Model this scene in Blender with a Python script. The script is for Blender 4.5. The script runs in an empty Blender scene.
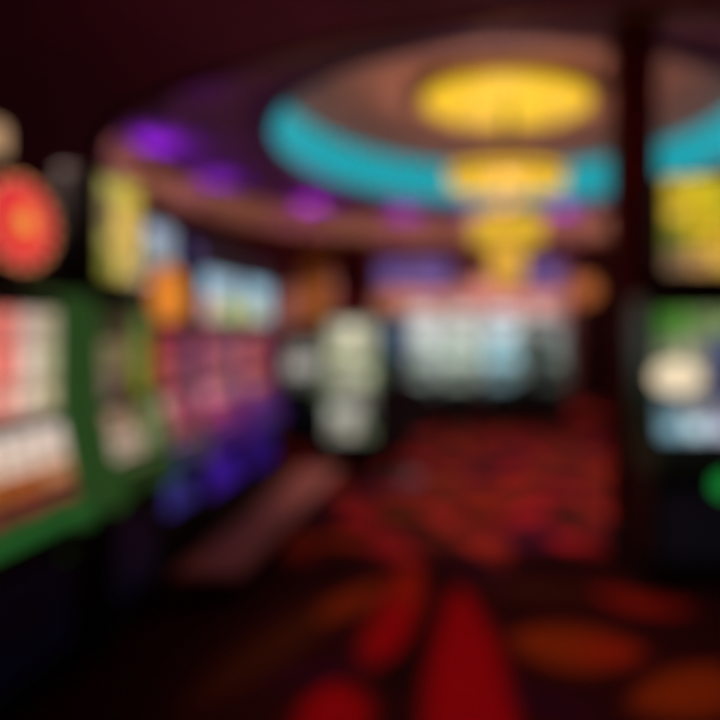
import bpy, bmesh, math, random
import numpy as np
from mathutils import Vector, Matrix
random.seed(7)
PI = math.pi
COL = bpy.context.scene.collection
sc = bpy.context.scene

# ------------------------------------------------------------------ materials
def lin(c):
    r = []
    for v in c:
        v = v / 255.0
        r.append(v / 12.92 if v <= 0.04045 else ((v + 0.055) / 1.055) ** 2.4)
    return r
_m = {}
def paint(name, c, rough=0.55, metal=0.0, bump=0.0, scale=40.0, spec=0.5, var=0.0):
    k = ('p', name, tuple(c), rough, metal)
    if k in _m: return _m[k]
    m = bpy.data.materials.new(name); m.use_nodes = True
    nt = m.node_tree; b = nt.nodes['Principled BSDF']
    col = lin(c)
    b.inputs['Base Color'].default_value = (*col, 1)
    b.inputs['Roughness'].default_value = rough
    b.inputs['Metallic'].default_value = metal
    b.inputs['Specular IOR Level'].default_value = spec
    if bump or var:
        tc = nt.nodes.new('ShaderNodeTexCoord'); n = nt.nodes.new('ShaderNodeTexNoise')
        n.inputs['Scale'].default_value = scale
        nt.links.new(tc.outputs['Object'], n.inputs['Vector'])
        if var:
            r = nt.nodes.new('ShaderNodeValToRGB')
            r.color_ramp.elements[0].position = .35; r.color_ramp.elements[1].position = .65
            r.color_ramp.elements[0].color = (*[v * (1 - var) for v in col], 1)
            r.color_ramp.elements[1].color = (*[min(1, v * (1 + var)) for v in col], 1)
            nt.links.new(n.outputs['Fac'], r.inputs['Fac']); nt.links.new(r.outputs['Color'], b.inputs['Base Color'])
        if bump:
            bp = nt.nodes.new('ShaderNodeBump'); bp.inputs['Strength'].default_value = bump
            bp.inputs['Distance'].default_value = .01
            nt.links.new(n.outputs['Fac'], bp.inputs['Height']); nt.links.new(bp.outputs['Normal'], b.inputs['Normal'])
    _m[k] = m
    return m
def glow(c, s=1.0):
    c = tuple(int(v) for v in c)
    k = ('g', c, round(s, 3))
    if k in _m: return _m[k]
    m = bpy.data.materials.new('backlit'); m.use_nodes = True  # shared by screens, lamps and surfaces whose glow stands in for light
    b = m.node_tree.nodes['Principled BSDF']
    b.inputs['Base Color'].default_value = (.01, .01, .01, 1)
    b.inputs['Roughness'].default_value = .35
    b.inputs['Specular IOR Level'].default_value = .25
    b.inputs['Emission Color'].default_value = (*lin(c), 1)
    b.inputs['Emission Strength'].default_value = s
    _m[k] = m
    return m
BLACK = paint('black_laminate', (16, 14, 15), .5, spec=.3)
DARKM = paint('dark_metal', (38, 36, 38), .4, .6)
CHROME = paint('chrome', (150, 148, 145), .25, 1.0)
LEATHER = paint('black_leather', (18, 15, 17), .55, bump=.15, scale=120, spec=.3)
GOLD = paint('brass', (190, 135, 60), .35, .9)

# ------------------------------------------------------------------ mesh helper
class MB:
    def __init__(s): s.bm = bmesh.new(); s.mats = []
    def mi(s, m):
        if m not in s.mats: s.mats.append(m)
        return s.mats.index(m)
    def box(s, x0, x1, y0, y1, z0, z1, m, bev=0.0, M=None):
        g = bmesh.ops.create_cube(s.bm, size=1)
        vs = g['verts']
        for v in vs:
            v.co = Vector(((x0 + x1) / 2 + v.co.x * (x1 - x0), (y0 + y1) / 2 + v.co.y * (y1 - y0), (z0 + z1) / 2 + v.co.z * (z1 - z0)))
        fs = list({f for v in vs for f in v.link_faces}); i = s.mi(m)
        for f in fs: f.material_index = i
        if bev:
            es = list({e for v in vs for e in v.link_edges})
            r = bmesh.ops.bevel(s.bm, geom=es, offset=bev, segments=2, affect='EDGES', profile=.5)
            for f in r['faces']: f.material_index = i
            vs = list({v for f in r['faces'] for v in f.verts} | {v for v in vs if v.is_valid})
        if M is not None:
            for v in vs: v.co = M @ v.co
        return s
    def prism(s, prof, x0, x1, m):           # profile in (y, z), extruded along x
        i = s.mi(m)
        a = [s.bm.verts.new((x0, p[0], p[1])) for p in prof]
        b = [s.bm.verts.new((x1, p[0], p[1])) for p in prof]
        n = len(prof); fs = [s.bm.faces.new(a), s.bm.faces.new(list(reversed(b)))]
        for k in range(n): fs.append(s.bm.faces.new([a[k], b[k], b[(k + 1) % n], a[(k + 1) % n]]))
        for f in fs: f.material_index = i
        return s
    def lathe(s, prof, m, seg=32, c=(0, 0, 0), M=None, smooth=True, rx=1, ry=1):   # prof in (r, z)
        i = s.mi(m); rings = []
        for r, z in prof:
            if r < 1e-6:
                rings.append([s.bm.verts.new((c[0], c[1], c[2] + z))])
            else:
                rings.append([s.bm.verts.new((c[0] + rx * r * math.cos(2 * PI * k / seg), c[1] + ry * r * math.sin(2 * PI * k / seg), c[2] + z)) for k in range(seg)])
        for A, B in zip(rings[:-1], rings[1:]):
            for k in range(seg):
                k2 = (k + 1) % seg
                if len(A) == 1 and len(B) == 1: continue
                if len(A) == 1: f = s.bm.faces.new([A[0], B[k2], B[k]])
                elif len(B) == 1: f = s.bm.faces.new([A[k], A[k2], B[0]])
                else: f = s.bm.faces.new([A[k], A[k2], B[k2], B[k]])
                f.material_index = i; f.smooth = smooth
        if M is not None:
            for R in rings:
                for v in R: v.co = M @ v.co
        return s
    def tube(s, pts, r, m, seg=8, closed=False):
        i = s.mi(m); pts = [Vector(p) for p in pts]; n = len(pts); rings = []
        for k, p in enumerate(pts):
            a = pts[(k - 1) % n] if closed or k > 0 else p
            b = pts[(k + 1) % n] if closed or k < n - 1 else p
            t = (b - a).normalized()
            u = t.cross(Vector((0, 0, 1)))
            if u.length < .05: u = t.cross(Vector((1, 0, 0)))
            u.normalize(); w = t.cross(u)
            rings.append([s.bm.verts.new(p + r * (math.cos(2 * PI * q / seg) * u + math.sin(2 * PI * q / seg) * w)) for q in range(seg)])
        rng = range(n) if closed else range(n - 1)
        for k in rng:
            A, B = rings[k], rings[(k + 1) % n]
            for q in range(seg):
                f = s.bm.faces.new([A[q], A[(q + 1) % seg], B[(q + 1) % seg], B[q]]); f.material_index = i; f.smooth = True
        if not closed:
            for R in (rings[0], rings[-1]):
                f = s.bm.faces.new(R); f.material_index = i
        return s
    def poly(s, pts, m):
        f = s.bm.faces.new([s.bm.verts.new(p) for p in pts]); f.material_index = s.mi(m); return s
    def build(s, name, parent=None, normals=True):
        if normals: bmesh.ops.recalc_face_normals(s.bm, faces=s.bm.faces[:])
        me = bpy.data.meshes.new(name); s.bm.to_mesh(me); s.bm.free()
        for m in s.mats: me.materials.append(m)
        o = bpy.data.objects.new(name, me); COL.objects.link(o)
        if parent is not None: o.parent = parent
        return o
def thing(name, label, cat, loc=(0, 0, 0), rz=0, group=None):
    o = bpy.data.objects.new(name, None); COL.objects.link(o)
    o.location = loc; o.rotation_euler = (0, 0, rz); o.empty_display_size = .1
    tag(o, label, cat, group); return o
def tag(o, label, cat, group=None):
    o['label'] = label; o['category'] = cat
    if group: o['group'] = group
    return o
def structure(o): o['kind'] = 'structure'; return o

# ------------------------------------------------------------------ screens
def shade(c, f): return tuple(max(0, min(255, v * f)) for v in c)
def shape_pts(kind, r):
    if kind == 'disc': return [(r * math.cos(2 * PI * k / 14), r * math.sin(2 * PI * k / 14)) for k in range(14)]
    if kind == 'diamond': return [(0, r * 1.1), (-r * .8, 0), (0, -r * 1.1), (r * .8, 0)]
    if kind == 'star': return [((r if k % 2 == 0 else r * .45) * math.sin(PI * k / 5), (r if k % 2 == 0 else r * .45) * math.cos(PI * k / 5)) for k in range(10)]
    if kind == 'crown': return [(-.9 * r, -.7 * r), (.9 * r, -.7 * r), (r, .7 * r), (.45 * r, 0), (0, .9 * r), (-.45 * r, 0), (-r, .7 * r)]
    if kind == 'bar': return [(-r, -.35 * r), (r, -.35 * r), (r, .35 * r), (-r, .35 * r)]
    if kind == 'bell': return [(-r, -.7 * r), (r, -.7 * r), (.6 * r, -.3 * r), (.5 * r, .5 * r), (0, r), (-.5 * r, .5 * r), (-.6 * r, -.3 * r)]
KINDS = ['disc', 'diamond', 'star', 'crown', 'bar', 'bell']
def screen(name, parent, x0, x1, ya, za, yb, zb, rows, s=1.0, symbols=True, gap=.004, edge=DARKM):
    """display panel whose front runs from (ya, za) bottom to (yb, zb) top, rows of colours listed from the top, left to right"""
    mb = MB()
    O = Vector((0, ya, za)); U = Vector((1, 0, 0)); V = Vector((0, yb - ya, zb - za)); H = V.length; V.normalize()
    N = V.cross(U) * 1.0
    if N.y > 0: N = -N
    # backing slab
    def P(u, v, d): return O + U * u + V * v + N * d
    i = mb.mi(edge)
    a = [mb.bm.verts.new(P(u, v, 0.0)) for u, v in ((x0, 0), (x1, 0), (x1, H), (x0, H))]
    b = [mb.bm.verts.new(P(u, v, .012)) for u, v in ((x0, 0), (x1, 0), (x1, H), (x0, H))]
    fs = [mb.bm.faces.new(a), mb.bm.faces.new(b)] + [mb.bm.faces.new([a[k], a[(k + 1) % 4], b[(k + 1) % 4], b[k]]) for k in range(4)]
    for f in fs: f.material_index = i
    R = len(rows)
    for ri, row in enumerate(rows):
        C = len(row); v1 = H - ri * H / R - gap; v0 = H - (ri + 1) * H / R + gap
        for ci, c in enumerate(row):
            u0 = x0 + (x1 - x0) * ci / C + gap; u1 = x0 + (x1 - x0) * (ci + 1) / C - gap
            mb.poly([P(u0, v0, .0135), P(u1, v0, .0135), P(u1, v1, .0135), P(u0, v1, .0135)], glow(c, s))
            if symbols:
                r = min(u1 - u0, v1 - v0) * .38; cu = (u0 + u1) / 2; cv = (v0 + v1) / 2
                k = random.choice(KINDS); f = random.choice((.72, .85, 1.18, 1.3))
                mb.poly([P(cu + p[0], cv + p[1], .015) for p in shape_pts(k, r)], glow(shade(c, f), s))
    return mb.build(name, parent, normals=False)

# ------------------------------------------------------------------ slot machine
def slot_machine(label, loc, rz, w=.5, group='slot machines on the gaming floor', frame=(30, 60, 28), frame_glow=.0,
                 main=None, lower=None, belly=None, belly_s=1.0, zb=(.18, .56), deck=(120, 60, 60), buttons=(200, 180, 160), strip=None,
                 topper=None, candle=None, upper=None, s=1.0, zmain=(1.08, 1.47), topz=1.53, cab=None, deckfront=None):
    t = thing('slot_machine', label, 'slot machine', loc, rz, group)
    h = w / 2
    cab = cab or BLACK
    # cabinet with recessed kick, belly, slanted lower screen, upright head
    prof = [(0, .02), (0, topz), (-.26, topz), (-.315, topz - .04), (-.32, 1.06), (-.38, .78), (-.38, .12), (-.35, .10), (-.35, .02)]
    MB().prism(prof, -h + .03, h - .03, cab).build('cabinet', t)
    fm = glow(frame, frame_glow) if frame_glow else paint('painted_frame', frame, .45)  # faint emission added to the panels in place of light falling on them
    low = [(0, 0), (0, .62), (-.43, .62), (-.41, .58), (-.41, .10), (-.38, 0)]
    hi = [(0, .622), (0, topz + .02), (-.28, topz + .02), (-.345, topz - .04), (-.35, 1.06), (-.405, .83), (-.455, .74), (-.455, .66), (-.43, .622)]
    for a, b in ((-h, -h + .035), (h - .035, h)):
        MB().prism(hi, a, b, fm).build('side_panel', t)
        MB().prism(low, a, b, cab).build('lower_side', t)
    # deck
    d = MB().prism([(-.36, .66), (-.38, .80), (-.445, .745), (-.445, .67)], -h + .036, h - .036, paint('deck', shade(deck, .5), .35)).build('button_deck', t)
    n = 5
    for k in range(n):
        bw = (w - .14) / n; x0 = -h + .07 + k * bw
        M = Matrix.Translation((0, -.413, .776)) @ Matrix.Rotation(math.atan2(.055, .065), 4, 'X')
        MB().box(x0 + .008, x0 + bw - .008, -.02, .02, 0, .014, glow(buttons if k % 2 else deck, .8), .003, M).build('button', d)
    f = MB().box(-h + .05, h - .05, -.457, -.443, .675, .735, glow(deckfront or deck, .7)).build('deck_front', t)
    # bill slot
    b = MB().box(h - .14, h - .06, -.405, -.378, .48, .60, DARKM, .005)
    b.box(h - .13, h - .07, -.41, -.40, .535, .545, glow((30, 80, 40), .5)); b.build('bill_slot', t)
    # screens
    screen('lower_screen', t, -h + .05, h - .05, -.382, .815, -.335, 1.035, lower or [[(120, 110, 100)] * 3], s)
    screen('main_screen', t, -h + .05, h - .05, -.322, zmain[0], -.322, zmain[1], main or [[(150, 140, 130)] * 5] * 3, s)
    screen('belly_panel', t, -h + .05, h - .05, -.382, zb[0], -.382, zb[1], belly or [[(6, 6, 12)]], belly_s, symbols=bool(belly))
    # speaker bar above the main screen
    sp = MB().box(-h + .04, h - .04, -.34, -.315, topz - .055, topz - .01, DARKM, .004)
    for k in range(10):
        x = -h + .07 + k * (w - .14) / 9
        sp.lathe([(0, -.003), (.008, -.003), (.008, 0)], BLACK, 10, (0, 0, 0), Matrix.Translation((x, -.341, topz - .032)) @ Matrix.Rotation(PI / 2, 4, 'X'))
    sp.build('speaker_bar', t)
    if strip:
        for sx in (-1, 1):
            MB().tube([(sx * (h - .018), -.347, topz - .06), (sx * (h - .018), -.352, 1.06), (sx * (h - .018), -.407, .83), (sx * (h - .018), -.458, .735),
                       (sx * (h - .018), -.458, .665), (sx * (h - .018), -.433, .625)], .012, glow(*strip), 8).build('light_strip', t)
    if topper:
        kind = topper[0]
        if kind == 'disc':
            _, cz, r, cols, cx = topper[:5]; cy = topper[5] if len(topper) > 5 else -.20
            tp = MB()
            Mx = Matrix.Translation((cx, cy, cz)) @ Matrix.Rotation(PI / 2, 4, 'X')
            tp.lathe([(0, -.06), (r, -.06), (r * 1.02, -.03), (r * 1.02, .03), (r, .05)], DARKM, 40, M=Mx)
            n = len(cols); last = r
            for k, c in enumerate(cols):
                r1 = r * (1 - k / n); r0 = r * (1 - (k + 1) / n)
                tp.lathe([(r1, .05 + .006 * k), (r0 if k < n - 1 else 0, .052 + .006 * k)], glow(c, s), 40, M=Mx, smooth=False)
            o = tp.build('topper_sign', t)
            MB().box(cx - .05, cx + .05, -.24, -.12, topz, cz - r * .9, DARKM, .004).build('topper_neck', t)
            # bulbs round the rim
            for k in range(16):
                a = 2 * PI * k / 16
                MB().lathe([(0, .06), (.009, .055), (.012, .045), (.009, .035)], glow((255, 190, 120), .9), 8,
                           M=Matrix.Translation((cx, cy, cz)) @ Matrix.Rotation(PI / 2, 4, 'X') @ Matrix.Translation((r * .95 * math.cos(a), r * .95 * math.sin(a), .01))).build('bulb', o)
        else:
            _, z0, z1, rows, x0, x1 = topper[:6]
            dep = topper[6] if len(topper) > 6 else .10
            MB().box(x0, x1, -.21 - dep, -.13, z0, z1, BLACK, .012).build('topper_box', t)
            screen('topper_sign', t, x0 + .015, x1 - .015, -.211 - dep, z0 + .015, -.211 - dep, z1 - .015, rows, s)
            MB().box((x0 + x1) / 2 - .08, (x0 + x1) / 2 + .08, -.22, -.12, topz, z0 + .01, DARKM, .004).build('topper_neck', t)
            if kind == 'hood':
                MB().box(x0 - .01, x1 + .01, -.24 - dep, -.12, z1, z1 + topper[7], paint('hood', topper[8], .5), .015).build('hood', t)
    if candle:
        cx, cz, r, hh, c = candle
        MB().box(cx - .02, cx + .02, -.27, -.23, topz if cz < topz + .3 else topz + .44, cz, DARKM).build('candle_post', t)
        MB().lathe([(0, 0), (r, 0), (r, hh * .8), (r * .7, hh), (0, hh)], glow(c, 1.0), 20, (cx, -.25, cz)).build('candle_lamp', t)
    return t

# ------------------------------------------------------------------ the room
CX, CY = .45, 6.2
RO, RI = 3.85, 2.5
ZO, ZM, ZT = 2.85, 3.30, 3.90
X0, X1, Y0, Y1 = -4.8, 5.2, -2.6, 11.6

# carpet: pattern computed as a colour attribute (dyed wool, no light in it)
def carpet():
    xs = np.arange(X0, X1 + 1e-6, .04); ys = np.concatenate([np.arange(Y0, 5.0, .04), np.arange(5.0, Y1 + .06, .06)]); ys[-1] = Y1
    nx, ny = len(xs), len(ys)
    gx, gy = np.meshgrid(xs, ys)
    verts = np.stack([gx, gy, np.zeros_like(gx)], -1).reshape(-1, 3)
    idx = np.arange(nx * ny).reshape(ny, nx)
    faces = np.stack([idx[:-1, :-1], idx[:-1, 1:], idx[1:, 1:], idx[1:, :-1]], -1).reshape(-1, 4)
    me = bpy.data.meshes.new('floor')
    me.from_pydata(verts.tolist(), [], faces.tolist())
    X = verts[:, 0]; Y = verts[:, 1]
    col = np.zeros((len(X), 3)); col[:] = lin((56, 11, 16))
    RED = np.array(lin((190, 4, 22))); ORA = np.array(lin((165, 58, 10))); SCA = np.array(lin((185, 40, 18)))
    BRO = np.array(lin((84, 36, 14))); PUR = np.array(lin((60, 12, 44))); OCH = np.array(lin((120, 66, 14)))
    DUL = np.array(lin((158, 48, 34))); ROS = np.array(lin((164, 32, 40)))
    def ss(d, w=.035): return np.clip(.5 - d / (2 * w), 0, 1)
    def put(mask, c):
        col[:] = col * (1 - mask[:, None]) + c * mask[:, None]
    def leaf(x, y, ang, L, W, c, bend=0.0):
        ca, sa = math.cos(ang), math.sin(ang)
        u = (X - x) * ca + (Y - y) * sa; v = -(X - x) * sa + (Y - y) * ca
        v = v - bend * (u / L) ** 2 * L
        tt = np.clip(u / L, -1, 1)
        d = np.abs(v) - W * (1 - tt ** 2) ** .8
        d = np.maximum(d, np.abs(u) - L)
        put(ss(d), c)
    def ring(x, y, r, w, c, a0=-PI, a1=PI, sx=1.0, sy=1.0):
        dx = (X - x) / sx; dy = (Y - y) / sy
        d = np.abs(np.hypot(dx, dy) - r) - w
        a = np.arctan2(dy, dx)
        m = ss(d) * ((a > a0) & (a < a1))
        put(m, c)
    rr = random.Random(3)
    # repeating scrolls over the whole carpet
    for iy in range(-4, 20):
        for ix in range(-8, 9):
            x = ix * .64 + (iy % 2) * .32 + .12; y = iy * .6
            if -1.9 < x < 1.9 and .7 < y < 3.35: continue
            a = rr.uniform(-PI, PI)
            leaf(x, y, a, .31, .12, [DUL, ROS, DUL, ROS][(ix + iy) % 4], .3)
            leaf(x + .3, y + .1, a + 1.1, .24, .09, [ORA, OCH, PUR, BRO][(ix * 3 + iy) % 4], -.35)
            ring(x - .06, y + .3, .12, .025, BRO, a - 1.5, a + 1.8)
    # the scrolls nearest the viewer
    leaf(-.0, 2.0, math.radians(92), 1.05, .165, RED, .03)
    leaf(-.34, 2.86, math.radians(86), .52, .11, SCA, .16)
    leaf(-.36, 2.60, math.radians(84), .30, .10, RED, .1)
    leaf(-.49, 2.02, math.radians(100), .2, .13, RED, .1)
    leaf(-.84, 2.52, math.radians(67), .52, .13, BRO, .0)
    leaf(-.60, 2.88, math.radians(60), .24, .10, ORA, .0)
    leaf(.46, 2.46, math.radians(-10), .30, .17, ORA, .05)
    leaf(.60, 2.42, math.radians(0), .14, .08, SCA, .0)
    leaf(.30, 3.0, math.radians(-20), .40, .10, BRO, .2)
    leaf(.86, 2.85, math.radians(-25), .26, .09, SCA, .2)
    leaf(.86, 2.16, math.radians(25), .28, .13, ORA, .1)
    leaf(1.3, 2.3, math.radians(10), .28, .12, BRO, .1)
    leaf(.30, 2.08, math.radians(-30), .20, .06, PUR, .1)
    leaf(-.62, 2.28, math.radians(20), .22, .06, PUR, .1)
    leaf(.06, 3.2, math.radians(-30), .26, .09, PUR, .1)
    leaf(-.21, 2.62, math.radians(84), .55, .05, np.array(lin((18, 4, 6))), .1)
    a = me.color_attributes.new('dye', 'FLOAT_COLOR', 'POINT')
    a.data.foreach_set('color', np.concatenate([col, np.ones((len(X), 1))], 1).astype(np.float32).ravel())
    m = bpy.data.materials.new('patterned_carpet'); m.use_nodes = True; nt = m.node_tree; b = nt.nodes['Principled BSDF']
    at = nt.nodes.new('ShaderNodeAttribute'); at.attribute_name = 'dye'
    nt.links.new(at.outputs['Color'], b.inputs['Base Color'])
    b.inputs['Roughness'].default_value = .95; b.inputs['Specular IOR Level'].default_value = .05
    n = nt.nodes.new('ShaderNodeTexNoise'); n.inputs['Scale'].default_value = 220
    bp = nt.nodes.new('ShaderNodeBump'); bp.inputs['Strength'].default_value = .3; bp.inputs['Distance'].default_value = .004
    tc = nt.nodes.new('ShaderNodeTexCoord'); nt.links.new(tc.outputs['Object'], n.inputs['Vector'])
    nt.links.new(n.outputs['Fac'], bp.inputs['Height']); nt.links.new(bp.outputs['Normal'], b.inputs['Normal'])
    me.materials.append(m)
    o = bpy.data.objects.new('floor', me); COL.objects.link(o); structure(o)
carpet()

WALLM = paint('maroon_wall', (70, 16, 26), .8, bump=.1, var=.15, scale=6)
MAUVE = paint('mauve_wall', (196, 148, 150), .8, bump=.1, var=.08, scale=5)
structure(MB().box(X0 - .1, X0, Y0, Y1, 0, ZO, WALLM).build('wall_left'))
structure(MB().box(X1, X1 + .1, Y0, Y1, 0, ZO, WALLM).build('wall_right'))
structure(MB().box(X0, X1, Y0 - .1, Y0, 0, ZO, WALLM).build('wall_back'))
structure(MB().box(X0, X1, Y1, Y1 + .1, 0, ZO, MAUVE).build('wall_far'))
CEILO = paint('maroon_ceiling', (138, 48, 100), .85, var=.12, scale=3)
CEILM = paint('plum_ceiling', (118, 78, 118), .85, var=.10, scale=3)
CEILT = paint('rose_ceiling', (168, 122, 116), .8, var=.06, scale=3)
TAN = paint('tan_fascia', (222, 174, 146), .6, var=.08, scale=6)

def rof(a): return RO + .35 * math.cos(2 * (a - math.radians(158)))      # the large recess is an oval
def circ(r, z, n=128):
    out = []
    for k in range(n):
        a = 2 * PI * k / n; q = r if r < 3 else rof(a) + (r - RO)
        out.append(Vector((CX + q * math.cos(a), CY + q * math.sin(a), z)))
    return out
def annulus(name, r0, r1, z, m):
    mb = MB(); A = [mb.bm.verts.new(p) for p in circ(r0, z)]; B = [mb.bm.verts.new(p) for p in circ(r1, z)]
    n = len(A); mb.mi(m)
    for k in range(n): mb.bm.faces.new([A[k], A[(k + 1) % n], B[(k + 1) % n], B[k]])
    return structure(mb.build(name))
def outer_ceiling():
    mb = MB(); mb.mi(CEILO)
    C = circ(RO, ZO); n = len(C); A = [mb.bm.verts.new(p) for p in C]; B = []
    for p in C:
        d = Vector((p.x - CX, p.y - CY)); t = 1e9
        if d.x > 1e-9: t = min(t, (X1 - CX) / d.x)
        if d.x < -1e-9: t = min(t, (X0 - CX) / d.x)
        if d.y > 1e-9: t = min(t, (Y1 - CY) / d.y)
        if d.y < -1e-9: t = min(t, (Y0 - CY) / d.y)
        B.append(mb.bm.verts.new((CX + d.x * t, CY + d.y * t, ZO)))
    for k in range(n): mb.bm.faces.new([A[k], A[(k + 1) % n], B[(k + 1) % n], B[k]])
    for cx_, cy_ in ((X0, Y0), (X1, Y0), (X1, Y1), (X0, Y1)):
        for k in range(n):
            a, b = B[k].co, B[(k + 1) % n].co
            if abs(a.x - b.x) > 1e-6 and abs(a.y - b.y) > 1e-6:
                if abs((a.x if abs(a.x - cx_) < abs(b.x - cx_) else b.x) - cx_) < 1e-6 and abs((a.y if abs(a.y - cy_) < abs(b.y - cy_) else b.y) - cy_) < 1e-6:
                    mb.bm.faces.new([B[k], B[(k + 1) % n], mb.bm.verts.new((cx_, cy_, ZO))])
    return structure(mb.build('ceiling'))
outer_ceiling()
annulus('ceiling', RI, RO + .02, ZM, CEILM)
mb = MB(); mb.lathe([(RI + .02, 0), (0, 0)], CEILT, 128, (CX, CY, ZT), smooth=False); structure(mb.build('ceiling'))
# fascia round the large recess, with a small brass bead along its lower edge
mb = MB(); mb.mi(TAN)
RR = [[mb.bm.verts.new(p) for p in circ(q, z)] for q, z in ((RO, ZO), (RO, ZM), (RO + .06, ZM), (RO + .06, ZO))]
for q in range(4):
    A, B = RR[q], RR[(q + 1) % 4]
    for k in range(128): mb.bm.faces.new([A[k], A[(k + 1) % 128], B[(k + 1) % 128], B[k]]).smooth = False
structure(mb.build('trim_1'))
mb = MB(); mb.tube([(p.x, p.y, ZO + .02) for p in circ(RO - .02, 0)], .025, GOLD, 8, True); structure(mb.build('trim_2'))
# wall of the inner recess, its turquoise cove light put in as emission
t = thing('cove_light', 'turquoise glowing ring lining the round ceiling recess above the tiered chandelier', 'light', (CX, CY, ZM))
mb = MB(); mb.lathe([(RI, .03), (RI, ZT - ZM), (RI + .05, ZT - ZM), (RI + .05, .03), (RI, .03)], glow((22, 160, 174), 1.0), 128); mb.build('glowing_band', t)
mb = MB(); mb.lathe([(RI - .02, -.015), (RI - .02, .03), (RI + .10, .03), (RI + .10, -.015), (RI - .02, -.015)], paint('rim', (96, 96, 150), .4), 128); mb.build('rim', t)  # bluish light on the rim is put into its paint
# purple wash lamp
def wash(label, x, y, c, s):
    t = thing('wash_light', label, 'light', (x, y, ZM))
    MB().lathe([(0, 0), (.07, 0), (.07, -.04), (0, -.04)], DARKM, 20).build('mount', t)
    MB().lathe([(0, -.04), (.13, -.04), (.16, -.07), (.10, -.16), (0, -.18)], glow(c, s), 24).build('lens', t)
UP = ['in front of the room', 'near the left wall', 'above the yellow slot topper', 'beside the leftmost purple dome', 'left of the gold column', 'right of the far maroon column', 'behind the chandelier', 'right of the chandelier', 'behind the foreground column', 'at the right side', 'right of the viewer', 'behind the viewer']
for k, deg in enumerate((262, 215, 187, 165, 140, 116, 95, 70, 45, 15, -20, -60)):
    a = math.radians(deg); x = CX + (rof(a) - .09) * math.cos(a); y = CY + (rof(a) - .09) * math.sin(a)
    t = thing('uplighter', 'small dark purple uplighter on the tan ceiling fascia ' + UP[k], 'light', (x, y, 2.92), a)
    MB().lathe([(0, 0), (.03, 0), (.045, .07), (.04, .07), (.035, .03), (0, .03)], DARKM, 20, (-.16, 0, .03)).build('lamp_shade', t)
    MB().box(-.15, .09, -.012, .012, .015, .04, DARKM).build('bracket', t)
    L = bpy.data.lights.new('uplight', 'SPOT'); L.energy = 52 * {262: .15, 215: .15, 187: .6, 165: .45, 140: .9, 116: .7, 95: .7, 70: .7, 45: .6, 15: .4, -20: .15, -60: .15}.get(deg, 1.0); L.color = lin((165, 45, 255) if deg in (187, 165) else (180, 40, 225)); L.spot_size = math.radians(150); L.spot_blend = 1.0; L.shadow_soft_size = .03
    o = bpy.data.objects.new('uplight', L); COL.objects.link(o); o.location = (x - .16 * math.cos(a), y - .16 * math.sin(a), 3.0)
    o.rotation_euler = Vector((-.8 * math.cos(a), -.8 * math.sin(a), 1)).to_track_quat('-Z', 'Y').to_euler()
# ------------------------------------------------------------------ chandelier
t = thing('chandelier', 'tiered golden drum chandelier hanging under the round ceiling recess', 'chandelier', (.39, 5.9, ZT)); t.scale = (1.0, .78, 1)
AGED = paint('aged_brass', (150, 100, 35), .6, .3)
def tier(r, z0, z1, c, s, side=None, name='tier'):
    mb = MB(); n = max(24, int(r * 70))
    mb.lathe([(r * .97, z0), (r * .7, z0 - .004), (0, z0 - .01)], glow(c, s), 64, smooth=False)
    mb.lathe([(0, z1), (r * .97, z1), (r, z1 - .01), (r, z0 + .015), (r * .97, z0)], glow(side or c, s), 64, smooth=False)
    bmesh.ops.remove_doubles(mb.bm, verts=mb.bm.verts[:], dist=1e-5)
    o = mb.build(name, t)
    for zz in (z0, z1):
        MB().tube([(r * 1.01 * math.cos(2 * PI * k / 64), r * 1.01 * math.sin(2 * PI * k / 64), zz) for k in range(64)], .012, AGED, 6, True).build('brass_hoop', o)
    cr = MB(); gm = glow(c, s * .9); i = cr.mi(gm); q = 2 * n     # scalloped glass skirt
    A = [cr.bm.verts.new((r * .985 * math.cos(2 * PI * k / q), r * .985 * math.sin(2 * PI * k / q), z0)) for k in range(q)]
    B = [cr.bm.verts.new((r * (.985 - .01 * (k % 2)) * math.cos(2 * PI * k / q), r * (.985 - .01 * (k % 2)) * math.sin(2 * PI * k / q), z0 - (.012 if k % 2 else .045))) for k in range(q)]
    for k in range(q): cr.bm.faces.new([A[k], A[(k + 1) % q], B[(k + 1) % q], B[k]])
    cr.build('glass_fringe', o)
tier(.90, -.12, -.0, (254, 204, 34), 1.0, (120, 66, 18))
tier(.62, -.97, -.85, (252, 200, 34), 1.0, (240, 184, 30))
tier(.38, -1.58, -1.34, (246, 196, 52), .9)
tier(.18, -2.02, -1.60, (238, 178, 64), .9)
BRONZE = paint('dark_bronze', (60, 40, 18), .7)
MB().tube([(0, 0, -.1), (0, 0, -1.62)], .03, BRONZE, 12).build('stem', t)
for k in range(8):
    a = 2 * PI * k / 8
    MB().tube([(.56 * math.cos(a), .56 * math.sin(a), -.12), (.56 * math.cos(a), .56 * math.sin(a), -.86)], .006, BRONZE, 5).build('rod', t)
    MB().tube([(.33 * math.cos(a), .33 * math.sin(a), -.96), (.33 * math.cos(a), .33 * math.sin(a), -1.35)], .006, BRONZE, 5).build('rod', t)
def bulb(x, y, z, p, c, r=.025):
    L = bpy.data.lights.new('lamp', 'POINT'); L.energy = p; L.color = lin(c); L.shadow_soft_size = r
    o = bpy.data.objects.new('lamp', L); COL.objects.link(o); o.location = (x, y, z)
for k in range(4):
    a = 2 * PI * (k + .5) / 4
    bulb(.39 + .12 * math.cos(a), 5.9 + .10 * math.sin(a), ZT - .82, 24, (255, 205, 170), .014)
    bulb(.39 + .09 * math.cos(a), 5.9 + .08 * math.sin(a), ZT - 1.32, 22, (255, 195, 170), .011)
mb = MB(); mb.lathe([(0, -2.0), (.05, -2.03), (.065, -2.09), (.04, -2.14), (0, -2.16)], GOLD, 20); mb.build('finial', t)

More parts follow.
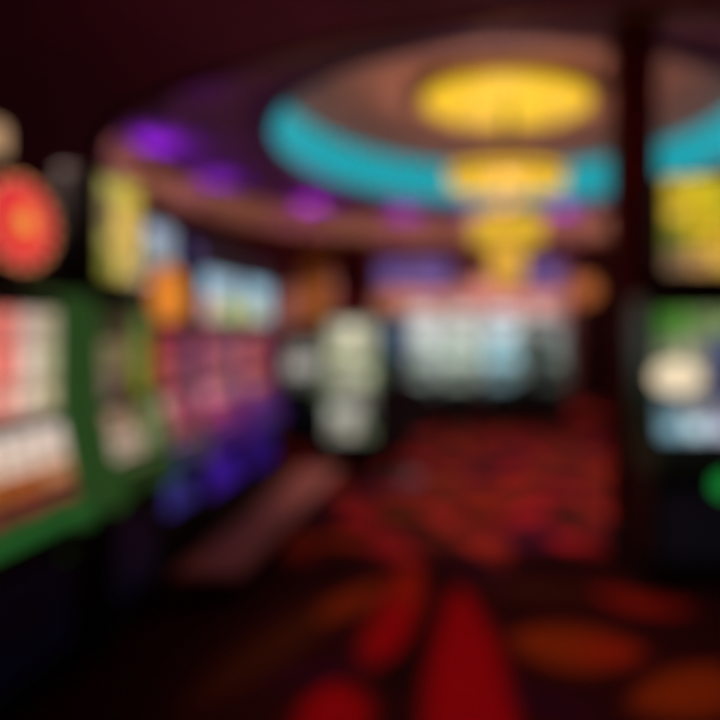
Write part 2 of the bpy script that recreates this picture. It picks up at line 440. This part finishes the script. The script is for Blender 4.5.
# ------------------------------------------------------------------ columns and far wall
MAR = paint('maroon_lacquer', (96, 10, 16), .6, spec=.2)
def column(label, x, y, r, ztop, m, square=False):
    t = thing('column', label, 'column', (x, y, 0))
    if square: MB().box(-r, r, -r, r, .12, ztop, m, .02).build('shaft', t)
    else: MB().lathe([(0, .12), (r, .12), (r, ztop), (0, ztop)], m, 40).build('shaft', t)
    if square: MB().box(-r - .02, r + .02, -r - .02, r + .02, 0, .12, BLACK, .01).build('plinth', t)
    else: MB().lathe([(0, 0), (r + .03, 0), (r + .03, .10), (r, .13), (0, .13)], BLACK, 40).build('plinth', t)
    return t
column('dark maroon round column rising in the right foreground behind the yellow topped slot machine', 1.036, 3.55, .148, ZM, MAR)
column('dark maroon square column in the far hall left of the chandelier', -2.02, 9.9, .30, ZO, MAR, True)
t = column('brownish gold square column in the far hall beside the dark maroon one', -2.62, 9.55, .22, ZO, paint('gold_leaf', (180, 115, 44), .5, .3), True)
# dark partition at the far right
structure(MB().box(2.0, X1, 10.25, Y1, 0, ZO, WALLM, 0).build('wall_right'))
# backlit purple signs on the far wall
def wall_sign(label, x0, x1, z0, z1, c, s=1.0, y=Y1):
    t = thing('wall_sign', label, 'sign', ((x0 + x1) / 2, y, z0), 0, None)
    w = (x1 - x0) / 2; h = z1 - z0
    MB().box(-w, w, -.10, -.0, 0, h, DARKM, .01).build('sign_box', t)
    screen('sign_face', t, -w + .04, w - .04, -.101, .04, -.101, h - .04, [[c, shade(c, .9), shade(c, 1.1), c]], s, symbols=True)
wall_sign('wide violet backlit sign high on the far wall left of the chandelier tip', -1.9, -.35, 2.22, 2.80, (120, 92, 165), .9)
wall_sign('wide violet backlit sign high on the far wall right of the chandelier tip', .95, 1.95, 2.22, 2.80, (112, 82, 150), .9)
def sconce(label, x, y, z, c, s, r=.2):
    t = thing('wall_sconce', label, 'lamp', (x, y, z))
    MB().box(-.06, .06, -.03, 0, -.12, .12, GOLD, .01).build('backplate', t)
    MB().lathe([(r * math.sin(PI * q / 12), -r * math.cos(PI * q / 12)) for q in range(1, 12)], glow(c, s), 28, (0, -.03 - r * 1.0, 0)).build('lamp_shade', t)
    MB().tube([(0, -.02, 0), (0, -.05, -r * .5), (0, -.03 - r, -r * .88)], .012, GOLD, 8).build('arm', t)
sconce('round orange sconce lamp on the dark partition right of the slot bank', 2.05, 10.25, 2.08, (190, 105, 55), .9, .24)
sconce('round amber sconce lamp above the left end of the white slot bank', -1.55, Y1, 1.98, (205, 120, 80), .8, .22)

# baseboard of the far wall
structure(MB().box(X0, 2.0, Y1 - .03, Y1, 0, .14, BLACK).build('baseboard_far'))

# ------------------------------------------------------------------ footrest plinth
t = thing('footrest_platform', 'long low brown footrest platform running along the left slot row', 'platform', (-1.35, 4.0, 0))
MB().box(-.165, .165, -1.12, 1.08, 0, .12, BLACK, .0).build('platform_body', t)
MB().box(-.18, .18, -1.14, 1.10, .12, .15, paint('rosewood_top', (190, 122, 108), .55, var=.1, scale=8), .006).build('platform_top', t)

# ------------------------------------------------------------------ slot machines, left row (fronts face the aisle)
ROWX = -1.60 - .34
G1 = 'slot machines in the left row'
def row_at(d0, d1, back=0): return (ROWX - back, (d0 + d1) / 2, 0), PI / 2, (d1 - d0)
CRE = (228, 205, 190); PNK = (236, 118, 108)
loc, rz, w = row_at(1.66, 2.23)
slot_machine('nearest slot machine at left, green frame, pink reels and a round red sign on top', loc, rz, w, G1,
    frame=(48, 78, 38), frame_glow=.8,
    main=[[(190, 110, 95), PNK, (238, 130, 118), (215, 185, 172), (190, 175, 145)], [(205, 90, 85), (238, 112, 104), (240, 125, 112), (222, 190, 175), (178, 172, 135)], [(190, 110, 95), (230, 130, 118), (225, 150, 135), (215, 185, 165), (178, 165, 130)]],
    lower=[[(240, 215, 200), (242, 220, 205), (240, 218, 205)], [(225, 185, 160), (235, 205, 185), (230, 200, 180)], [(160, 85, 35), (175, 90, 40), (185, 120, 80)]],
    deck=(150, 66, 62), deckfront=(40, 110, 48), buttons=(120, 70, 50), strip=((36, 90, 38), .6),
    belly=[[(5, 5, 26)]], belly_s=.3,
    topper=('disc', 1.795, .17, [(200, 12, 48), (228, 28, 58), (238, 50, 60), (242, 120, 56), (240, 158, 76)], .16),
    candle=(.05, 2.02, .035, .11, (190, 150, 112)))
loc, rz, w = row_at(2.38, 2.82)
slot_machine('second slot machine of the left row, olive screens and a tall yellow sign on top', loc, rz, w, G1,
    frame=(46, 76, 34), frame_glow=.7,
    main=[[(52, 40, 28), (62, 48, 34), (90, 105, 50)], [(150, 130, 100), (110, 95, 60), (130, 140, 60)], [(110, 88, 82), (66, 44, 20), (125, 128, 50)]],
    lower=[[(140, 110, 95), (120, 100, 75), (110, 110, 70)], [(205, 178, 158), (190, 160, 140), (120, 130, 90)]],
    deck=(60, 90, 45), deckfront=(30, 62, 26), buttons=(90, 110, 60), strip=((52, 105, 40), .5), belly=[[(14, 10, 30)]], belly_s=.4,
    topper=('panel', 1.60, 2.10, [[(150, 140, 80), (216, 194, 76), (222, 196, 76)], [(150, 130, 90), (236, 190, 92), (230, 190, 98)], [(160, 150, 80), (240, 190, 96), (230, 188, 100)], [(130, 130, 50), (200, 170, 90), (190, 165, 100)]], -.17, .16))
loc, rz, w = row_at(2.86, 3.32, .06)
t3 = slot_machine('third slot machine of the left row with a round orange sign and flame coloured reels', loc, rz, w, G1,
    frame=(90, 80, 34), frame_glow=.6,
    main=[[(150, 45, 26), (140, 20, 50), (130, 30, 90)], [(205, 90, 38), (150, 60, 60), (128, 60, 100)], [(190, 85, 28), (160, 50, 70), (130, 70, 96)]],
    lower=[[(150, 150, 110), (175, 70, 95), (185, 95, 125)], [(130, 135, 90), (150, 40, 75), (170, 60, 100)]],
    deck=(90, 70, 60), deckfront=(60, 56, 120), buttons=(180, 120, 140), strip=((120, 120, 50), .4), belly=[[(56, 52, 140)]], belly_s=.7, zb=(.40, .58),
    topz=1.44, zmain=(1.08, 1.38),
    topper=('disc', 1.575, .18, [(200, 84, 26), (232, 130, 34), (240, 146, 40), (244, 150, 44)], .03, -.27))
MB().box(-.10, .23, -.24, -.16, 1.74, 2.0, DARKM, .01).build('sign_box', t3)
screen('rear_sign', t3, -.085, .215, -.241, 1.755, -.241, 1.985, [[(150, 165, 190), (165, 178, 200)], [(170, 180, 180), (150, 165, 180)]], 1.0)
MB().box(.03, .09, -.21, -.17, 1.44, 1.745, DARKM).build('sign_post', t3)
loc, rz, w = row_at(3.36, 3.95, .06)
slot_machine('fourth slot machine of the left row, pale blue upper display over magenta reels', loc, rz, w, G1,
    frame=(120, 30, 60), frame_glow=.6,
    main=[[(175, 80, 90), (150, 60, 95), (150, 90, 90)], [(140, 45, 85), (130, 70, 90), (150, 90, 85)], [(170, 80, 100), (160, 90, 100), (175, 95, 90)]],
    lower=[[(215, 120, 140), (195, 120, 130), (185, 115, 120)], [(190, 60, 95), (150, 45, 95), (120, 35, 110)]],
    deck=(110, 30, 90), deckfront=(70, 26, 140), buttons=(160, 80, 160), strip=((90, 30, 150), .6), belly=[[(56, 22, 150)]], belly_s=.7, zb=(.36, .58),
    topz=1.42, zmain=(1.08, 1.36),
    topper=('hood', 1.43, 1.77, [[(150, 185, 210), (165, 195, 212), (165, 198, 218)], [(220, 165, 160), (175, 195, 160), (195, 205, 130)]], -.285, .285, .15, .18, (60, 56, 135)))
loc, rz, w = row_at(3.99, 4.60, .06)
slot_machine('last slot machine of the left row, sky blue upper display over rose reels', loc, rz, w, G1,
    frame=(110, 26, 50), frame_glow=.5,
    main=[[(175, 95, 85), (165, 70, 75), (130, 25, 60)], [(180, 98, 88), (165, 66, 70), (125, 25, 60)], [(200, 105, 95), (190, 85, 80), (140, 40, 60)]],
    lower=[[(200, 125, 125), (185, 90, 85), (150, 60, 60)], [(130, 40, 90), (100, 26, 110), (70, 20, 110)]],
    deck=(80, 24, 100), deckfront=(60, 20, 140), buttons=(130, 60, 160), strip=((70, 24, 150), .6), belly=[[(48, 14, 140)]], belly_s=.6, zb=(.34, .58),
    topz=1.42, zmain=(1.08, 1.36),
    topper=('hood', 1.43, 1.77, [[(160, 198, 222), (150, 195, 225), (140, 185, 210)], [(200, 208, 150), (185, 200, 190), (150, 180, 190)]], -.295, .295, .15, .14, (60, 56, 135)))

# ------------------------------------------------------------------ right foreground machine
slot_machine('right edge slot machine with a cream oval display and large yellow sign on top', (1.245, 3.31, 0), 0, .62, 'slot machine at the right edge',
    frame=(24, 40, 24), frame_glow=.25,
    main=[[(70, 125, 48), (95, 145, 62), (120, 140, 90), (120, 140, 90), (110, 140, 80)], [(110, 120, 90), (150, 150, 120), (130, 130, 120), (50, 70, 130), (40, 60, 120)], [(90, 100, 90), (180, 170, 140), (130, 125, 120), (30, 44, 100), (36, 50, 110)]],
    lower=[[(95, 120, 130), (150, 150, 150), (120, 120, 140), (110, 110, 140)], [(120, 160, 175), (165, 190, 205), (175, 180, 200), (190, 180, 195)]],
    deck=(10, 16, 12), deckfront=(8, 14, 10), buttons=(14, 22, 14), belly=None, zmain=(1.06, 1.50), topz=1.56,
    topper=('panel', 1.68, 2.22, [[(200, 170, 40), (222, 188, 36), (205, 190, 40), (215, 160, 70)], [(190, 160, 50), (225, 190, 40), (208, 188, 38), (220, 150, 75)], [(120, 125, 40), (215, 182, 40), (225, 175, 50), (226, 170, 55)], [(140, 110, 80), (200, 150, 90), (215, 165, 70), (190, 165, 80)]], -.225, .31))
# oval cream display and green spin button on it
t = [o for o in bpy.data.objects if o.name.startswith('slot_machine') and o.get('group') == 'slot machine at the right edge'][0]
mb = MB(); mb.lathe([(.01, 0), (.14, 0), (.14, .012), (.12, .02), (.0, .024)], glow((248, 226, 190), 1.0), 32, M=Matrix.Translation((-.15, -.335, 1.14)) @ Matrix.Rotation(PI / 2, 4, 'X'), ry=.62); mb.build('oval_display', t)
mb = MB(); mb.lathe([(0, 0), (.055, 0), (.055, .018), (.045, .03), (0, .034)], glow((24, 150, 60), 1.0), 28, M=Matrix.Translation((.075, -.40, .585)) @ Matrix.Rotation(PI / 2, 4, 'X')); mb.build('spin_button', t)

# ------------------------------------------------------------------ island in the middle
G2 = 'slot machines of the middle island'
slot_machine('cream lit slot machine with green edges standing alone in the middle distance', (-1.19, 5.95, 0), 0, .56, G2,
    frame=(66, 88, 50), frame_glow=.8,
    main=[[(190, 185, 165), (205, 198, 170), (185, 178, 160)], [(190, 190, 155), (200, 196, 162), (180, 180, 150)]],
    lower=[[(170, 172, 145), (185, 186, 158), (165, 168, 140)]],
    deck=(150, 150, 135), deckfront=(170, 168, 150), buttons=(190, 185, 165), strip=((80, 115, 60), .7),
    belly=[[(175, 178, 165), (190, 188, 178), (170, 170, 158)], [(150, 150, 135), (165, 155, 145), (110, 125, 95)]], belly_s=.9, zb=(.30, .64),
    candle=(.0, 1.60, .03, .06, (120, 30, 30)))
slot_machine('dark slot machine with a dim navy display turned away beside the cream lit one', (-.93, 6.62, 0), 0, .48, G2,
    frame=(22, 26, 36), frame_glow=.4, cab=BLACK,
    main=[[(70, 84, 115), (70, 84, 115), (74, 90, 120)], [(60, 72, 100), (60, 72, 100), (66, 78, 108)]],
    lower=[[(34, 40, 52), (30, 36, 46), (24, 28, 38)]], deck=(16, 18, 22), buttons=(26, 28, 34), deckfront=(14, 14, 18))
slot_machine('grey screened slot machine just past the end of the left row', (-2.08, 7.35, 0), 0, .56, G2,
    frame=(24, 14, 18), frame_glow=.3, zmain=(1.07, 1.33), topz=1.42,
    main=[[(46, 22, 32), (60, 36, 44), (50, 26, 36)], [(110, 106, 100), (140, 136, 128), (100, 98, 90)]],
    lower=[[(165, 162, 154), (185, 180, 170), (150, 146, 138)], [(150, 148, 140), (175, 170, 162), (140, 138, 130)]], deck=(130, 126, 120), buttons=(120, 120, 112), deckfront=(90, 88, 84))

# ------------------------------------------------------------------ far bank
G3 = 'white lit slot machines of the far bank'
def bank(label, x, w, a, b, c, d, top=None, **k):
    slot_machine(label, (x, 8.9, 0), 0, w, G3, frame=(160, 168, 160), frame_glow=1.0,
        main=[[shade(a, .96), a, shade(a, 1.03)], [b, shade(b, 1.05), b]], lower=[[b, c, b]],
        deck=shade(c, .8), deckfront=shade(c, .9), buttons=c,
        belly=[[shade(c, .9), shade(c, .85), shade(c, .9)], [shade(d, .7), d, shade(d, .7)]], belly_s=1.1, zb=(.40, .64), s=1.2, zmain=(1.08, 1.50), topz=1.54,
        topper=('panel', 1.55, 1.72, [[top or a, a, top or a]], -w / 2 + .01, w / 2 - .01))
bank('bright white slot machine at the left end of the far bank', -.76, .60, (236, 234, 232), (188, 200, 194), (155, 168, 158), (120, 125, 118), (200, 190, 190))
bank('pale green slot machine second from the left in the far bank', -.14, .60, (222, 222, 216), (176, 192, 178), (152, 166, 152), (118, 122, 114), (180, 172, 165))
bank('pale cyan slot machine third from the left in the far bank', .48, .60, (215, 222, 226), (146, 188, 198), (130, 165, 172), (110, 120, 122), (190, 180, 185))
slot_machine('right end slot machine of the far bank, pink top sign over a dark screen', (1.14, 8.9, 0), 0, .66, G3,
    frame=(120, 136, 128), frame_glow=.6,
    main=[[(150, 150, 145), (130, 135, 132), (150, 155, 155)], [(50, 62, 62), (44, 56, 56), (130, 140, 138)]],
    lower=[[(34, 44, 44), (60, 72, 68), (120, 130, 122)]], deck=(50, 60, 56), deckfront=(60, 66, 60), buttons=(90, 100, 95),
    belly=[[(24, 30, 28), (70, 80, 72), (90, 98, 90)]], belly_s=.8, zb=(.40, .62),
    topper=('panel', 1.55, 1.74, [[(222, 195, 190), (228, 200, 195), (200, 185, 185)]], -.32, .22))

# ------------------------------------------------------------------ stools
def stool():  # invented stools, filling an area that is simply dark
    t = thing('stool', 'x', 'stool')
    MB().lathe([(0, 0), (.21, 0), (.21, .012), (.19, .025), (.05, .05), (0, .05)], DARKM, 32).build('base', t)
    MB().lathe([(0, .04), (.028, .04), (.028, .46), (0, .46)], CHROME, 16).build('post', t)
    MB().tube([(.15 * math.cos(2 * PI * k / 32), .15 * math.sin(2 * PI * k / 32), .2) for k in range(32)], .01, CHROME, 8, True).build('foot_ring', t)
    MB().lathe([(0, .45), (.14, .45), (.19, .47), (.2, .50), (.185, .535), (.12, .55), (0, .552)], LEATHER, 36).build('seat', t)
    return t
def chair(label, x, y, rz, h=.95):  # invented chair, put where the view is only dark
    t = thing('casino_chair', label, 'chair', (x, y, 0), rz, 'chairs at the middle island')
    MB().lathe([(0, 0), (.25, 0), (.25, .015), (.22, .03), (.05, .06), (0, .06)], DARKM, 32).build('base', t)
    MB().lathe([(0, .05), (.03, .05), (.03, .48), (0, .48)], DARKM, 16).build('post', t)
    MB().box(-.23, .23, -.22, .22, .47, .57, LEATHER, .035).build('seat', t)
    M = Matrix.Translation((0, -.215, .56)) @ Matrix.Rotation(math.radians(8), 4, 'X')
    MB().box(-.21, .21, -.04, .03, .02, h - .56, LEATHER, .03, M).build('backrest', t)
    for sx in (-1, 1):
        MB().tube([(sx * .235, .10, .52), (sx * .25, .10, .68), (sx * .25, -.12, .70), (sx * .22, -.2, .66)], .014, DARKM, 8).build('armrest', t)
    return t
chair('added black leather chair facing the dark slot machine of the middle island', -.68, 5.15, math.radians(12), .92)
st = stool()
st['label'] = 'added black round stool before the bright white left end machine of the far bank'; st['group'] = 'stools before the far bank'
st.location = (-.76, 8.05, 0)
for x, lb in ((-.14, 'added black round stool before the pale green machine of the far bank'), (.48, 'added black round stool before the pale cyan machine of the far bank'), (1.1, 'added black round stool before the pink topped machine of the far bank')):
    r = st.copy(); COL.objects.link(r); r.location = (x, 8.05, 0); r['label'] = lb
    for ch in list(st.children):
        c = ch.copy(); COL.objects.link(c); c.parent = r

# ------------------------------------------------------------------ lights
def fill_downlight(label, x, y, z, power, c, ang, tx=None, ty=None, blend=.6, fixture=True):  # made-up ceiling spots added to light the carpet, platform, gold column and far wall
    if fixture:
        t = thing('fill_downlight', label, 'light', (x, y, z), 0, 'added ceiling fill lights')
        MB().lathe([(.05, -.004), (.075, -.006), (.08, 0), (.075, 0)], DARKM, 24).build('trim_ring', t)
        MB().lathe([(0, -.002), (.05, -.002)], glow(c, 1.0), 24, smooth=False).build('lens', t)
    L = bpy.data.lights.new('spot', 'SPOT'); L.energy = power; L.color = lin(c); L.spot_size = math.radians(ang); L.spot_blend = blend
    L.shadow_soft_size = .05
    o = bpy.data.objects.new('spot', L); COL.objects.link(o); o.location = (x, y, z - .03)
    d = Vector(((tx if tx is not None else x) - x, (ty if ty is not None else y) - y, -z))
    o.rotation_euler = d.to_track_quat('-Z', 'Y').to_euler()
fill_downlight('added fill light over the near carpet, front of the room', .1, 1.6, ZO, 75, (255, 225, 205), 62, .32, 2.3)
fill_downlight('added fill light in the maroon ceiling aimed at the footrest platform', -2.2, 2.0, ZO, 400, (255, 215, 205), 36, -1.25, 4.3)
fill_downlight('added fill light in the ceiling over the carpet of the middle aisle', 1.9, 3.9, ZM, 420, (255, 200, 205), 70, .65, 5.2)
fill_downlight('added fill light in the plum ceiling before the gold column', -2.2, 8.4, ZM, 170, (255, 215, 170), 60, -2.62, 9.33)
fill_downlight('added fill light in the far hall above the slot bank aisle', .5, 9.6, ZM, 220, (255, 190, 200), 85, .6, 8.0)
for x, lb in ((-2.9, 'beyond the gold column'), (-1.1, 'above the left violet sign'), (.5, 'behind the chandelier tip'), (1.7, 'above the right violet sign')):
    fill_downlight('added fill light washing the far wall with warm light ' + lb, x, 10.75, ZO, 90, (255, 205, 185), 120, x, 11.6)

t = thing('fill_lamp', 'added fill lamp hanging unseen from the maroon ceiling behind the viewer', 'lamp', (.4, -1.3, ZO))
MB().tube([(0, 0, 0), (0, 0, -.4)], .008, GOLD, 6).build('cord', t)
MB().lathe([(.04, -.38), (.2, -.46), (.24, -.55), (.23, -.55), (.18, -.47), (.03, -.40)], GOLD, 32).build('lamp_shade', t)
bulb(.4, -1.3, ZO - .34, 60, (255, 150, 170), .04)  # made-up lamp out of view, added to brighten the column and the room
# ------------------------------------------------------------------ world and camera
w = bpy.data.worlds.new('World'); sc.world = w; w.use_nodes = True
w.node_tree.nodes['Background'].inputs['Color'].default_value = (.10, .02, .04, 1)
w.node_tree.nodes['Background'].inputs['Strength'].default_value = 0.02
cam = bpy.data.cameras.new('camera'); co = bpy.data.objects.new('camera', cam); COL.objects.link(co)
cam.sensor_width = 36; cam.lens = 28; cam.clip_start = .02
cam.shift_x = -(470 - 360) / 720; cam.shift_y = -(360 - 328) / 720
co.location = (0, 0, 1.4); co.rotation_euler = (PI / 2, 0, 0)
cam.dof.use_dof = True; cam.dof.focus_distance = .30; cam.dof.aperture_fstop = 1.35; cam.dof.aperture_blades = 0
sc.camera = co
sc.view_settings.view_transform = 'Standard'; sc.view_settings.look = 'None'; sc.view_settings.gamma = 1; sc.view_settings.exposure = 0
sc.view_settings.use_curve_mapping = False
sc.cycles.use_denoising = True
sc.cycles.max_bounces = 6
